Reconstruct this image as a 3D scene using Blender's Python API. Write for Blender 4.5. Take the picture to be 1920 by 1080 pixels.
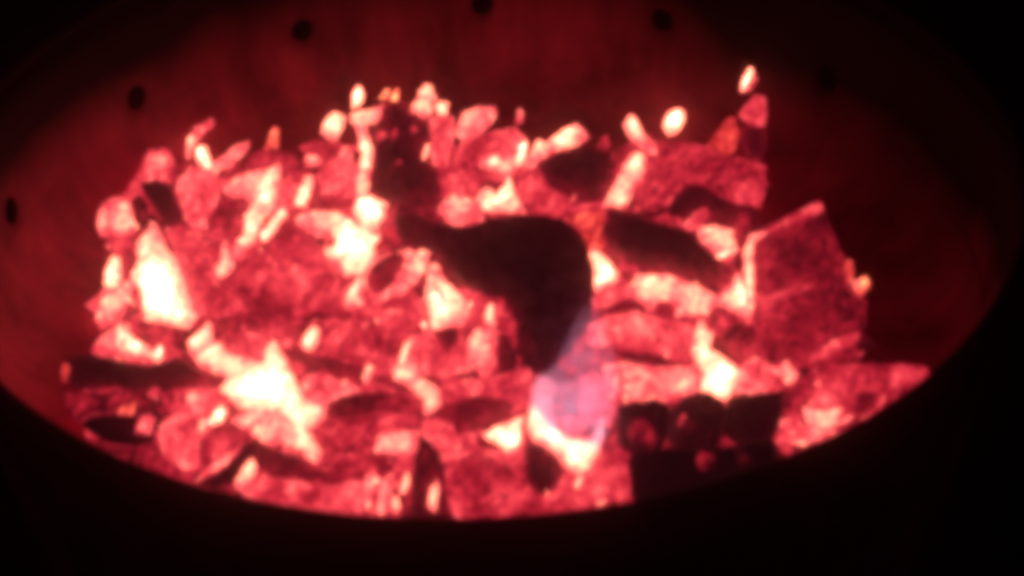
import bpy, bmesh, math, random
import numpy as np
from mathutils import Vector, Matrix, noise
from mathutils.bvhtree import BVHTree
from mathutils.geometry import delaunay_2d_cdt

for o in list(bpy.data.objects):
    bpy.data.objects.remove(o)
S = bpy.context.scene
COL = S.collection
random.seed(7)

# ------------------------------------------------------------------ camera, world, exposure
R = 0.25                                     # drum radius, rim of the drum at z = 0
ELEV, DIST, ROLL, AIMX, AIMY = 0.5298, 0.5684, -0.0269, 0.0103, -0.1386
F = 2200.0                                   # focal length in pixels of a 1920 wide frame
CP = Vector((0, -DIST * math.cos(ELEV), DIST * math.sin(ELEV)))
W = (Vector((AIMX, AIMY, 0)) - CP).normalized()
r0 = W.cross(Vector((0, 0, 1))).normalized()
u0 = r0.cross(W)
RT = r0 * math.cos(ROLL) + u0 * math.sin(ROLL)
UP = u0 * math.cos(ROLL) - r0 * math.sin(ROLL)
cam_data = bpy.data.cameras.new('camera')
cam_data.sensor_width = 36
cam_data.lens = F / 1920 * 36
cam_data.clip_start = 0.01
cam_data.clip_end = 50
cam_data.dof.use_dof = True                    # the phone missed focus on the near embers
cam_data.dof.focus_distance = 12
cam_data.dof.aperture_fstop = 15
cam = bpy.data.objects.new('camera', cam_data)
m = Matrix((RT, UP, -W)).transposed().to_4x4()
m.translation = CP
cam.matrix_world = m
COL.objects.link(cam)
S.camera = cam

world = bpy.data.worlds.new('World')
S.world = world
world.use_nodes = True
bg = world.node_tree.nodes['Background']
bg.inputs['Color'].default_value = (1.0, 0.35, 0.7, 1)     # last trace of night glow
bg.inputs['Strength'].default_value = 0.0035
S.view_settings.view_transform = 'Standard'
S.view_settings.look = 'None'
S.view_settings.exposure = 0
S.view_settings.gamma = 1
S.cycles.pixel_filter_type = 'BLACKMAN_HARRIS'
S.cycles.filter_width = 7.0                               # soft hand-held phone picture
S.cycles.use_denoising = True
S.cycles.max_bounces = 5
S.cycles.diffuse_bounces = 3
S.cycles.sample_clamp_indirect = 4
S.cycles.volume_bounces = 1


def ray(x, y):
    return W + RT * ((x - 960) / F) - UP * ((y - 540) / F)


def to_px(p):
    q = p - CP
    z = q.dot(W)
    return 960 + F * q.dot(RT) / z, 540 - F * q.dot(UP) / z


BED_Z, BACK_Y = -0.108, 0.135


def bed_point(x, y):
    """the point of the ember bed seen at (x, y); rows above its back edge lie on pieces standing there"""
    d = ray(x, y)
    t = (BED_Z - CP.z) / d.z if d.z < 0 else 9
    p = CP + d * t
    if p.y > BACK_Y:
        p = CP + d * ((BACK_Y - CP.y) / d.y)
    return p


# ------------------------------------------------------------------ materials
def new_mat(name):
    m = bpy.data.materials.new(name)
    m.use_nodes = True
    nt = m.node_tree
    nt.nodes.clear()
    return m, nt, nt.nodes.new, nt.links.new


STOPS = [(0.0, .004, .0006, .0014), (.08, .010, .0009, .002), (.15, .030, .0014, .0034), (.25, .11, .003, .0085),
         (.35, .34, .008, .021), (.45, .70, .026, .050), (.55, 1.08, .070, .095), (.63, 1.6, .18, .18),
         (.70, 2.3, .40, .31), (.78, 3.7, .84, .46), (.86, 5.8, 1.2, .72), (.93, 9.5, 1.75, 1.15), (1.0, 16.0, 2.8, 2.1)]


def ember_material(name, gm, bm):
    m, nt, N, L = new_mat(name)
    out = N('ShaderNodeOutputMaterial')
    bs = N('ShaderNodeBsdfPrincipled')
    at = N('ShaderNodeAttribute'); at.attribute_name = 'ember_heat'
    geo = N('ShaderNodeNewGeometry')
    n1 = N('ShaderNodeTexNoise'); n1.inputs['Scale'].default_value = 210; n1.inputs['Detail'].default_value = 5
    n1.inputs['Roughness'].default_value = .65
    n2 = N('ShaderNodeTexNoise'); n2.inputs['Scale'].default_value = 900; n2.inputs['Detail'].default_value = 2
    vo = N('ShaderNodeTexVoronoi'); vo.feature = 'DISTANCE_TO_EDGE'; vo.inputs['Scale'].default_value = 120
    for t in (n1, n2, vo):
        L(geo.outputs['Position'], t.inputs['Vector'])

    def math_(op, a, b):
        k = N('ShaderNodeMath'); k.operation = op
        for i, v in enumerate((a, b)):
            if isinstance(v, (int, float)):
                k.inputs[i].default_value = v
            else:
                L(v, k.inputs[i])
        return k.outputs[0]
    w = math_('ADD', math_('MULTIPLY', math_('SUBTRACT', n1.outputs[0], .5), .58),
              math_('MULTIPLY', math_('SUBTRACT', n2.outputs[0], .5), .34))
    crack = math_('MULTIPLY', math_('MINIMUM', math_('MULTIPLY', vo.outputs['Distance'], 9.0), 1.0), -.035)
    w = math_('ADD', math_('ADD', w, crack), .025)
    # variation shrinks on cold crust and on the white-hot faces
    amp = math_('MINIMUM', math_('MULTIPLY', at.outputs['Fac'], 2.6), 1.0)
    h = math_('ADD', at.outputs['Fac'], math_('MULTIPLY', w, amp))
    ramp = N('ShaderNodeValToRGB')
    cr = ramp.color_ramp
    cr.elements[0].position = 0
    cr.elements[1].position = 1
    for i, (p, a, b, c) in enumerate(STOPS):
        e = cr.elements[0] if i == 0 else cr.elements[-1] if i == len(STOPS) - 1 else cr.elements.new(p)
        e.color = (a / 16, b / 16 * gm, c / 16 * bm, 1)
    L(h, ramp.inputs[0])
    L(ramp.outputs[0], bs.inputs['Emission Color'])
    bs.inputs['Emission Strength'].default_value = 16
    bs.inputs['Base Color'].default_value = (.035, .03, .03, 1)
    bs.inputs['Roughness'].default_value = .75
    bu = N('ShaderNodeBump'); bu.inputs['Strength'].default_value = .6; bu.inputs['Distance'].default_value = .002
    L(n1.outputs[0], bu.inputs['Height'])
    L(bu.outputs[0], bs.inputs['Normal'])
    L(bs.outputs[0], out.inputs['Surface'])
    return m


def metal_material(name, col_a, col_b, rough, metallic, stretch=(1, 1, .25), scale=22):
    m, nt, N, L = new_mat(name)
    out = N('ShaderNodeOutputMaterial')
    bs = N('ShaderNodeBsdfPrincipled')
    geo = N('ShaderNodeNewGeometry')
    mp = N('ShaderNodeMapping'); mp.inputs['Scale'].default_value = stretch
    nz = N('ShaderNodeTexNoise'); nz.inputs['Scale'].default_value = scale; nz.inputs['Detail'].default_value = 8
    nz.inputs['Roughness'].default_value = .7
    rp = N('ShaderNodeValToRGB')
    rp.color_ramp.elements[0].position = .34; rp.color_ramp.elements[0].color = (*col_a, 1)
    rp.color_ramp.elements[1].position = .66; rp.color_ramp.elements[1].color = (*col_b, 1)
    L(geo.outputs['Position'], mp.inputs['Vector']); L(mp.outputs[0], nz.inputs['Vector'])
    L(nz.outputs[0], rp.inputs[0]); L(rp.outputs[0], bs.inputs['Base Color'])
    bs.inputs['Roughness'].default_value = rough
    bs.inputs['Metallic'].default_value = metallic
    bs.inputs['Specular IOR Level'].default_value = .08
    bu = N('ShaderNodeBump'); bu.inputs['Strength'].default_value = .35; bu.inputs['Distance'].default_value = .003
    L(nz.outputs[0], bu.inputs['Height']); L(bu.outputs[0], bs.inputs['Normal'])
    L(bs.outputs[0], out.inputs['Surface'])
    return m


def flame_material(name, col, strength, z0, z1, scale):
    """burning gas: a glowing volume, uneven, thinning out towards its top"""
    m, nt, N, L = new_mat(name)
    out = N('ShaderNodeOutputMaterial')
    em = N('ShaderNodeEmission')
    em.inputs['Color'].default_value = (*col, 1)
    tc = N('ShaderNodeTexCoord')
    sp = N('ShaderNodeSeparateXYZ'); L(tc.outputs['Object'], sp.inputs[0])
    mr = N('ShaderNodeMapRange'); mr.interpolation_type = 'SMOOTHSTEP'
    for i, v in ((1, z0), (2, z1), (3, strength), (4, strength * .06)):
        mr.inputs[i].default_value = v
    L(sp.outputs['Z'], mr.inputs[0])
    mp = N('ShaderNodeMapping'); mp.inputs['Scale'].default_value = (1, 1, .4)
    L(tc.outputs['Object'], mp.inputs['Vector'])
    nz = N('ShaderNodeTexNoise'); nz.inputs['Scale'].default_value = scale; nz.inputs['Detail'].default_value = 3
    L(mp.outputs[0], nz.inputs['Vector'])
    nr = N('ShaderNodeMapRange')
    for i, v in ((1, .3), (2, .7), (3, .35), (4, 1.6)):
        nr.inputs[i].default_value = v
    L(nz.outputs[0], nr.inputs[0])
    mu = N('ShaderNodeMath'); mu.operation = 'MULTIPLY'
    L(mr.outputs[0], mu.inputs[0]); L(nr.outputs[0], mu.inputs[1])
    L(mu.outputs[0], em.inputs['Strength'])
    L(em.outputs[0], out.inputs['Volume'])
    return m


EMBER = ember_material('glowing_charcoal', 1, 1)
ORANGE = ember_material('orange_charcoal', 1.12, .7)


def shaded_rusty_steel():
    """rusted sheet steel with shade painted into its colour: a ragged dark band under the rim that comes far down on the right-hand side"""
    m, nt, N, L = new_mat('shaded_rusty_steel')
    out = N('ShaderNodeOutputMaterial')
    bs = N('ShaderNodeBsdfPrincipled')
    geo = N('ShaderNodeNewGeometry')
    sep = N('ShaderNodeSeparateXYZ'); L(geo.outputs['Position'], sep.inputs[0])
    mp = N('ShaderNodeMapping'); mp.inputs['Scale'].default_value = (1, 1, .35)
    L(geo.outputs['Position'], mp.inputs['Vector'])
    nz = N('ShaderNodeTexNoise'); nz.inputs['Scale'].default_value = 26; nz.inputs['Detail'].default_value = 8
    nz.inputs['Roughness'].default_value = .65
    L(mp.outputs[0], nz.inputs['Vector'])
    nb = N('ShaderNodeTexNoise'); nb.inputs['Scale'].default_value = 14; nb.inputs['Detail'].default_value = 4
    L(geo.outputs['Position'], nb.inputs['Vector'])

    def mt(op, a, b=None):
        k = N('ShaderNodeMath'); k.operation = op
        for i, v in enumerate((a, b)):
            if v is None:
                continue
            if isinstance(v, (int, float)):
                k.inputs[i].default_value = v
            else:
                L(v, k.inputs[i])
        return k.outputs[0]
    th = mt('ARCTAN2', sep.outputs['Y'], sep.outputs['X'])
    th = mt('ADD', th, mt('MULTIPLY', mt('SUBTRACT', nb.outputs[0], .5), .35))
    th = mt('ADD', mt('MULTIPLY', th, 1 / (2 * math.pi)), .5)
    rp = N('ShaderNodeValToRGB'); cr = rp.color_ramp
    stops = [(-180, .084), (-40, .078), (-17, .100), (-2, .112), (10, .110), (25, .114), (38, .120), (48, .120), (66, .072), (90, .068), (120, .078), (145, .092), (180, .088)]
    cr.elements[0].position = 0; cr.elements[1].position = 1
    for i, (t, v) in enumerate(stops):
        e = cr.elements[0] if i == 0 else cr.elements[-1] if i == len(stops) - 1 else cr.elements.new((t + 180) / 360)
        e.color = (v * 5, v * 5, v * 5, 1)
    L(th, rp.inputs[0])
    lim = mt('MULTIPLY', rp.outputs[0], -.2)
    d = mt('SUBTRACT', sep.outputs['Z'], lim)                         # above the painted shade line: positive
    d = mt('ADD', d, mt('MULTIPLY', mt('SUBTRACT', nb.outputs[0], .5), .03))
    painted_shade = mt('MULTIPLY', mt('ADD', d, .026), 1 / .072)
    painted_shade = mt('MINIMUM', mt('MAXIMUM', painted_shade, 0.0), 1.0)  # shade painted into the wall colour, towards the rim and right side
    rust = N('ShaderNodeValToRGB')
    rust.color_ramp.elements[0].position = .32; rust.color_ramp.elements[0].color = (.22, .05, .10, 1)
    rust.color_ramp.elements[1].position = .68; rust.color_ramp.elements[1].color = (.80, .17, .32, 1)
    L(nz.outputs[0], rust.inputs[0])
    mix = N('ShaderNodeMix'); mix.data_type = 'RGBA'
    L(painted_shade, mix.inputs[0]); L(rust.outputs[0], mix.inputs[6])
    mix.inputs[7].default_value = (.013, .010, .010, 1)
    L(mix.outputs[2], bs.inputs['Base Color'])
    bs.inputs['Roughness'].default_value = .8
    bs.inputs['Specular IOR Level'].default_value = .15
    bu = N('ShaderNodeBump'); bu.inputs['Strength'].default_value = .3; bu.inputs['Distance'].default_value = .003
    L(nz.outputs[0], bu.inputs['Height']); L(bu.outputs[0], bs.inputs['Normal'])
    L(bs.outputs[0], out.inputs['Surface'])
    return m


STEEL = shaded_rusty_steel()
RIMSTEEL = metal_material('blackened_rim_steel', (.006, .005, .005), (.014, .011, .01), .9, 0)
SOIL = metal_material('dark_ground', (.03, .026, .022), (.07, .06, .05), .95, 0, (1, 1, 1), 30)


# ------------------------------------------------------------------ object helpers
def link(name, verts, faces, mat, loc=None, parent=None, heat=None, smooth=True):
    me = bpy.data.meshes.new(name)
    c = Vector(loc) if loc is not None else Vector((0, 0, 0))
    me.from_pydata([tuple(Vector(v) - c) for v in verts], [], faces)
    me.materials.append(mat)
    if heat is not None:
        a = me.attributes.new('ember_heat', 'FLOAT', 'POINT')
        a.data.foreach_set('value', heat)
    me.polygons.foreach_set('use_smooth', [smooth] * len(me.polygons))
    me.update()
    o = bpy.data.objects.new(name, me)
    o['at'] = tuple(c)
    if parent is not None:
        o.parent = parent
        o.location = c - Vector(parent['at'])
    else:
        o.location = c
    COL.objects.link(o)
    return o


def tag(o, label=None, cat=None, group=None, kind=None):
    for k, v in (('label', label), ('category', cat), ('group', group), ('kind', kind)):
        if v:
            o[k] = v
    return o


# ------------------------------------------------------------------ ground and fire drum
gv, gf = [], []
n = 24
for j in range(n + 1):
    for i in range(n + 1):
        x, y = (i / n - .5) * 6, (j / n - .5) * 6
        gv.append((x, y, -.2 + .006 * noise.noise((x * 3, y * 3, 0))))
for j in range(n):
    for i in range(n):
        a = j * (n + 1) + i
        gf.append((a, a + 1, a + n + 2, a + n + 1))
tag(link('ground', gv, gf, SOIL), kind='structure')

drum = bpy.data.objects.new('fire_drum', None)
COL.objects.link(drum)
drum['at'] = (0, 0, -.18)
drum.location = (0, 0, -.18)
tag(drum, 'round steel drum fire pit with a ring of air holes round its rusty wall', 'fire pit')

HOLE_T0, HOLE_DT, HOLE_Z, HOLE_R = 3.0305, -0.4955, -0.0676, 0.0078


def drum_wall():
    """cylinder wall cut by a ring of real air holes, with sheet thickness"""
    z0, z1 = -.18, -.0075
    th_a, per = HOLE_T0 + .25, 2 * math.pi
    holes = [(HOLE_T0 + HOLE_DT * k) for k in range(6)]     # the six air holes the far wall shows
    pts, edges, cen = [], [], []

    def s_of(th):
        return (th_a - th) * R
    # outline of the flattened wall
    nu = 120
    for j in range(9):
        for i in range(nu + 1):
            s, z = per * R * i / nu, z0 + (z1 - z0) * j / 8
            if all((s - s_of(h)) ** 2 + (z - HOLE_Z) ** 2 > (HOLE_R * 1.45) ** 2 for h in holes):
                pts.append((s, z))
    for h in holes:
        c = s_of(h)
        b = len(pts)
        for k in range(20):
            a = 2 * math.pi * k / 20
            pts.append((c + HOLE_R * math.cos(a), HOLE_Z + HOLE_R * math.sin(a)))
            edges.append((b + k, b + (k + 1) % 20))
        cen.append(c)
    v2, e2, f2, *_ = delaunay_2d_cdt([Vector(p) for p in pts], edges, [], 0, 1e-6)
    keep = []
    for f in f2:
        cx = sum(v2[i].x for i in f) / len(f); cz = sum(v2[i].y for i in f) / len(f)
        if all((cx - c) ** 2 + (cz - HOLE_Z) ** 2 > (HOLE_R * .97) ** 2 for c in cen):
            keep.append(tuple(f))
    V = []
    for rad in (R, R + .0016):
        for p in v2:
            th = th_a - p.x / R
            d = .0012 * noise.noise((math.cos(th) * 4, math.sin(th) * 4, p.y * 9))
            V.append(((rad + d) * math.cos(th), (rad + d) * math.sin(th), p.y))
    nn = len(v2)
    Fc = list(keep) + [tuple(i + nn for i in reversed(f)) for f in keep]
    cnt = {}
    for f in keep:
        for a, b in zip(f, f[1:] + f[:1]):
            cnt.setdefault((min(a, b), max(a, b)), []).append((a, b))
    for es in cnt.values():
        if len(es) == 1:
            a, b = es[0]
            Fc.append((b, a, a + nn, b + nn))
    return V, Fc


def lathe(profile, n=160):
    V, Fc = [], []
    k = len(profile)
    for i in range(n):
        a = 2 * math.pi * i / n
        for r, z in profile:
            V.append((r * math.cos(a), r * math.sin(a), z))
    for i in range(n):
        for j in range(k):
            Fc.append((i * k + j, ((i + 1) % n) * k + j, ((i + 1) % n) * k + (j + 1) % k, i * k + (j + 1) % k))
    return V, Fc


V, Fc = drum_wall()
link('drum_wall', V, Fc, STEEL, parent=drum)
prof = [(R + .003 + .0055 * math.cos(a * math.pi / 5), -.0062 + .0048 * math.sin(a * math.pi / 5)) for a in range(10)]
V, Fc = lathe(prof)
link('rim', V, Fc, RIMSTEEL, parent=drum)
fv, ff = [(0, 0, -.126)], []                         # dished floor, curving up to the wall
for j in range(1, 49):
    for i in range(72):
        a = 2 * math.pi * i / 72
        rr = R * j / 48
        fv.append((rr * math.cos(a), rr * math.sin(a), -.126 + .045 - math.sqrt(.045 ** 2 - min(.045, max(0, rr - (R - .045))) ** 2) + .003 * noise.noise((rr * math.cos(a) * 20, rr * math.sin(a) * 20, 3))))
for i in range(72):
    ff.append((0, 1 + i, 1 + (i + 1) % 72))
    for j in range(47):
        a, b = 1 + j * 72 + i, 1 + j * 72 + (i + 1) % 72
        ff.append((a, a + 72, b + 72, b))
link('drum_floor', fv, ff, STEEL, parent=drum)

# ------------------------------------------------------------------ ember bed (uncountable small embers, one mass)
BED = [(118, 745), (150, 650), (178, 600), (190, 440), (262, 345), (330, 300), (420, 310), (500, 290), (600, 300),
       (660, 262), (800, 262), (900, 262), (1000, 270), (1100, 275), (1170, 270), (1240, 285), (1310, 292),
       (1425, 320), (1420, 410), (1535, 440), (1590, 540), (1610, 650), (1725, 705), (1640, 790), (1500, 900), (1300, 1010),
       (1000, 1060), (700, 1060), (420, 990), (240, 870), (140, 790)]


def inside(p, poly):
    x, y = p
    c = False
    j = len(poly) - 1
    for i in range(len(poly)):
        xi, yi = poly[i]; xj, yj = poly[j]
        if (yi > y) != (yj > y) and x < (xj - xi) * (y - yi) / (yj - yi) + xi:
            c = not c
        j = i
    return c


def edge_dist(p, poly):
    x, y = p
    best = 1e9
    for i in range(len(poly)):
        ax, ay = poly[i - 1]; bx, by = poly[i]
        dx, dy = bx - ax, by - ay
        l2 = dx * dx + dy * dy or 1e-9
        t = max(0, min(1, ((x - ax) * dx + (y - ay) * dy) / l2))
        best = min(best, math.hypot(x - ax - t * dx, y - ay - t * dy))
    return best


def plane_xy(x, y, z):
    d = ray(x, y)
    p = CP + d * ((z - CP.z) / d.z)
    return p.x, p.y


FOOT = [plane_xy(x, y, BED_Z - .006) for x, y in BED]
FOOT = [p if math.hypot(*p) < .236 else (p[0] * .236 / math.hypot(*p), p[1] * .236 / math.hypot(*p)) for p in FOOT]


def bed_height(x, y, d):
    k = min(1, d / .03)
    return -.130 + .016 * math.sqrt(max(0, 1 - (1 - k) ** 2)) + .005 * noise.noise((x * 35, y * 35, 1.7))


bv, bf, bh = [], [], []
pts = list(FOOT)
step = .008
gx = -.24
while gx < .24:
    gy = -.24
    while gy < .24:
        p = (gx + random.uniform(-.002, .002), gy + random.uniform(-.002, .002))
        if inside(p, FOOT) and edge_dist(p, FOOT) > .004:
            pts.append(p)
        gy += step
    gx += step
v2, e2, f2, *_ = delaunay_2d_cdt([Vector(p) for p in pts], [(i, (i + 1) % len(FOOT)) for i in range(len(FOOT))], [], 1, 1e-6)
for p in v2:
    d = edge_dist((p.x, p.y), FOOT)
    bv.append((p.x, p.y, bed_height(p.x, p.y, d)))
    bh.append(.32 + .16 * noise.noise((p.x * 28, p.y * 28, 9)) + .1 * noise.noise((p.x * 80, p.y * 80, 4)))
bf += [tuple(f) for f in f2]
ico = bmesh.new()
bmesh.ops.create_icosphere(ico, subdivisions=1, radius=1)
ICO_V = [v.co.copy() for v in ico.verts]
ICO_F = [tuple(v.index for v in f.verts) for f in ico.faces]
ico.free()
placed = 0
while placed < 1500:
    p = (random.uniform(-.24, .24), random.uniform(-.24, .24))
    if not inside(p, FOOT):
        continue
    d = edge_dist(p, FOOT)
    if d < .006:
        continue
    placed += 1
    s = random.uniform(.0035, .0095)
    ax = Vector((random.uniform(.8, 1.9), random.uniform(.6, 1.1), random.uniform(.5, .9))) * s
    rot = Matrix.Rotation(random.uniform(0, 6.28), 3, 'Z') @ Matrix.Rotation(random.uniform(-.7, .7), 3, 'X')
    z = bed_height(p[0], p[1], d) + s * .25
    b = len(bv)
    ht = random.choice((.12, .2, .27, .33, .38, .43, .48, .54))
    ht -= .12 * max(0, min(1, (p[0] - .11) / .06))
    for q in ICO_V:
        q = q * random.uniform(.75, 1.2)
        q = rot @ Vector((q.x * ax.x, q.y * ax.y, q.z * ax.z))
        bv.append((p[0] + q.x, p[1] + q.y, z + q.z))
        bh.append(ht + random.uniform(-.05, .05))
    bf += [tuple(b + i for i in f) for f in ICO_F]
bed = link('ember_bed', bv, bf, EMBER, heat=bh)
tag(bed, 'bed of small glowing red embers heaped on the drum floor', 'embers', kind='stuff')
TREES = [((0, 0, 1920, 1080), BVHTree.FromPolygons([Vector(v) for v in bv], bf))]


# ------------------------------------------------------------------ coals, logs and sticks
def chaikin(poly, n):
    for _ in range(n):
        q = []
        for i in range(len(poly)):
            a, b = poly[i], poly[(i + 1) % len(poly)]
            q.append((a[0] * .75 + b[0] * .25, a[1] * .75 + b[1] * .25))
            q.append((a[0] * .25 + b[0] * .75, a[1] * .25 + b[1] * .75))
        poly = q
    return poly


REG = {}
HEATS = [.45]
SEED = [0]


def lump(name, poly, heat, spots=(), parent=None, label=None, cat=None, group=None, thick=.85, amp=.20, edge=None,
         tilt=.45, mat=None, smooth=0, rough=3.0, key=None, front=0.0, register=True):
    """a solid lump: its outline lies on a plane leaning back on the bed, domed on both sides, resting on what is under it"""
    SEED[0] += 1
    sd = SEED[0] * 7.31
    mat = mat or EMBER
    if edge is None:
        edge = -(heat - .48) * .62 if heat > .6 else (.10, -.13, .05, -.07)[SEED[0] % 4]       # hot embers have a cooler crust along their edges
    # outline with a worn, uneven edge
    cx = sum(p[0] for p in poly) / len(poly); cy = sum(p[1] for p in poly) / len(poly)
    xs = [p[0] for p in poly]; ys = [p[1] for p in poly]
    small = min(max(xs) - min(xs), max(ys) - min(ys)) < 30
    grow = (1.0 if small else 1.1) if heat > .6 else 1.04
    ol = chaikin([(cx + (x - cx) * grow, cy + (y - cy) * grow) for x, y in poly], smooth)
    xs = [p[0] for p in ol]; ys = [p[1] for p in ol]
    area = abs(sum(ol[i - 1][0] * ol[i][1] - ol[i][0] * ol[i - 1][1] for i in range(len(ol)))) / 2
    st = max(2.6, min(9, math.sqrt(area) / 11))
    # resample the outline
    res, acc = [], 0
    for i in range(len(ol)):
        a, b = ol[i - 1], ol[i]
        L = math.hypot(b[0] - a[0], b[1] - a[1])
        k = max(1, round(L / st))
        if L < st * .5:
            acc += L
            if acc < st * .6:
                continue
        acc = 0
        for q in range(k):
            res.append((a[0] + (b[0] - a[0]) * q / k, a[1] + (b[1] - a[1]) * q / k))
    ol = [(x + rough * (noise.noise((x * .07, y * .07, sd)) + .6 * noise.noise((x * .19, y * .19, sd))),
           y + rough * (noise.noise((x * .07, y * .07, sd + 5)) + .6 * noise.noise((x * .19, y * .19, sd + 5)))) for x, y in res]
    inner = []
    yy = min(ys)
    row = 0
    while yy < max(ys):
        xx = min(xs) + (st / 2 if row % 2 else 0)
        while xx < max(xs):
            if inside((xx, yy), ol) and edge_dist((xx, yy), ol) > st * .55:
                inner.append((xx, yy))
            xx += st
        yy += st * .87
        row += 1
    no = len(ol)
    v2, e2, f2, orig, *_ = delaunay_2d_cdt([Vector(p) for p in ol + inner], [(i, (i + 1) % no) for i in range(no)], [], 1, 1e-4)
    d2 = [edge_dist((p.x, p.y), ol) for p in v2]
    isb = [d < st * .3 for d in d2]
    dmax = max(max(d2), 1.0)
    # supporting plane: foot of the outline on the bed, leaning back
    fx, fy = max(ol, key=lambda p: p[1])
    fx = sum(xs) / len(xs)
    base = bed_point(fx, fy)
    nrm = (-W * (1 - tilt) + Vector((0, 0, 1)) * tilt).normalized()

    def depth(x, y, o):
        return (o - CP).dot(nrm) / ray(x, y).dot(nrm)
    mpp = base_d = (base - CP).dot(W) / F                 # metres per pixel here
    T = thick * dmax * mpp
    # rest it on whatever already lies there
    box = (min(xs), min(ys), max(xs), max(ys))
    samples = inner[::max(1, len(inner) // 50)] or ol[::2]
    shifts = []
    near = [t for b, t in TREES if not (b[0] > box[2] or b[2] < box[0] or b[1] > box[3] or b[3] < box[1])]
    for (x, y) in samples:
        d = ray(x, y)
        dn = d.normalized()
        tm = None
        for t in near:
            h = t.ray_cast(CP, dn)
            if h[0] is not None:
                tt = (h[0] - CP).dot(W)
                tm = tt if tm is None else min(tm, tt)
        if tm is not None:
            shifts.append(depth(x, y, base) - tm)
    shifts.sort()
    shift = shifts[int((len(shifts) - 1) * .93)] if shifts else 0
    base = base - ray(fx, fy) * (shift + .0004 + front)
    V, H = [], []
    for sgn in (1, -1):
        for i, p in enumerate(v2):
            d = ray(p.x, p.y)
            q = CP + d * depth(p.x, p.y, base)
            k = min(1, d2[i] / dmax)
            prof = math.sqrt(max(0, 1 - (1 - k) ** 2))
            if not isb[i]:
                fac = .78 + .5 * noise.noise((p.x * .045, p.y * .045, sd)) + .25 * noise.noise((p.x * .13, p.y * .13, sd))
            else:
                fac = 0
            q = q + (nrm if sgn > 0 else -nrm) * (T * prof * fac * (1 if sgn > 0 else .7))
            V.append(q)
            h = heat + amp * (noise.noise((p.x * .034 + p.y * .018, p.y * .022, sd + 2)) + .6 * noise.noise((p.x * .09 + p.y * .04, p.y * .05, sd + 3)))
            for (sx, sy, sr, sh) in spots:
                g = math.exp(-((p.x - sx) ** 2 + (p.y - sy) ** 2) / (sr * sr))
                h = h + (sh - h) * g
            h += edge * (1 - k) ** 1.7 + (.05 if .6 < heat < .92 and not small else 0)
            H.append(h)
    nn = len(v2)
    Fc = []
    mp = {}
    # weld the two shells along the outline
    idx = list(range(2 * nn))
    for i in range(nn):
        if isb[i]:
            idx[nn + i] = i
    used = sorted(set(idx))
    remap = {u: k for k, u in enumerate(used)}
    for f in f2:
        if mat not in (EMBER, ORANGE) and all(isb[i] for i in f):
            continue
        Fc.append(tuple(remap[idx[i]] for i in reversed(f)))
        g = [remap[idx[nn + i]] for i in f]
        if len(set(g)) == len(g) and not all(isb[i] for i in f):
            Fc.append(tuple(g))
    V = [V[u] for u in used]
    H = [H[u] for u in used]
    c = sum(V, Vector()) / len(V)
    o = link(name, V, Fc, mat, loc=c, parent=REG.get(parent), heat=H)
    if parent is None:
        tag(o, label, cat, group)
    elif label:
        o['label'] = label
    if register:
        TREES.append((box, BVHTree.FromPolygons(V, Fc)))
        HEATS.append(heat)
    if key:
        REG[key] = o
    return o


G_EM, G_CH, G_ST = 'glowing embers of the fire', 'dark charcoal lumps in the fire', 'charred logs and sticks'


def ember(label, heat, poly, *spots, **k):
    return lump('glowing_ember', poly, heat, spots, label=label, cat='ember', group=G_EM, **k)


def coal(label, heat, poly, *spots, **k):
    k.setdefault('amp', .035)
    k.setdefault('smooth', 1)
    return lump('charcoal_lump', poly, heat, spots, label=label, cat='charcoal', group=G_CH, **k)


def log(label, heat, poly, *spots, **k):
    k.setdefault('amp', .035)
    return lump(k.pop('name', 'charred_stick'), poly, heat, spots, label=label, cat=k.pop('cat', 'stick'), group=G_ST, **k)


def part(name, parent, heat, poly, *spots, **k):
    return lump(name, poly, heat, spots, parent=parent, **k)

# ================================================================== the fire, back of the bed first
# ---- back row, left
ember('pink ember wedge at the upper left shoulder of the heap, above the dark slanting lump', .57,
      [(245, 350), (262, 318), (280, 284), (315, 279), (326, 300), (322, 330), (308, 345), (275, 342)], (285, 300, 18, .63), (315, 285, 12, .45))
ember('dull red coal slope between the pink edge coal and the pink wedge at upper left', .46,
      [(226, 372), (248, 342), (275, 318), (288, 338), (264, 366), (240, 386)])
ember('tall curved splinter at the upper left, bright at its bend and red at its tip', .54,
      [(349, 296), (351, 264), (364, 240), (397, 222), (402, 237), (380, 253), (367, 268), (358, 297)], (358, 266, 13, .86), (395, 230, 18, .5), thick=1.1, edge=0)
ember('pink arm of ember reaching up to the right behind the left half of the heap', .58,
      [(396, 308), (420, 290), (445, 272), (468, 266), (461, 285), (434, 312), (403, 324)], (430, 295, 20, .62))
ember('bright cream oval ember in the crook of the curved splinter', .9,
      [(365, 282), (374, 276), (388, 280), (398, 316), (384, 320), (371, 307)], amp=.03)
ember('thin pointed orange shard standing alone on the back left edge', .5,
      [(494, 284), (502, 262), (514, 236), (522, 238), (523, 282), (508, 290)], (512, 255, 12, .66), thick=1, mat=ORANGE)
ember('dull red ember rising behind the pointed shard', .36,
      [(455, 330), (470, 290), (500, 280), (545, 285), (560, 310), (530, 335), (490, 345)])
ember('large rounded pink coal below the cream oval at the upper left', .53,
      [(330, 360), (338, 335), (352, 322), (400, 322), (412, 340), (410, 362), (405, 388), (385, 434), (352, 432), (337, 390)],
      (342, 350, 20, .64), (400, 370, 30, .47))
ember('pale pink ember slab between the rounded pink coal and the branching ember', .63,
      [(420, 350), (450, 330), (490, 322), (505, 340), (500, 362), (470, 376), (432, 374)], (478, 345, 26, .68))
ember('cream ember tip pointing up to the right above the branching ember', .78,
      [(478, 352), (500, 320), (520, 308), (526, 318), (518, 342), (500, 364), (484, 368)])
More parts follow.
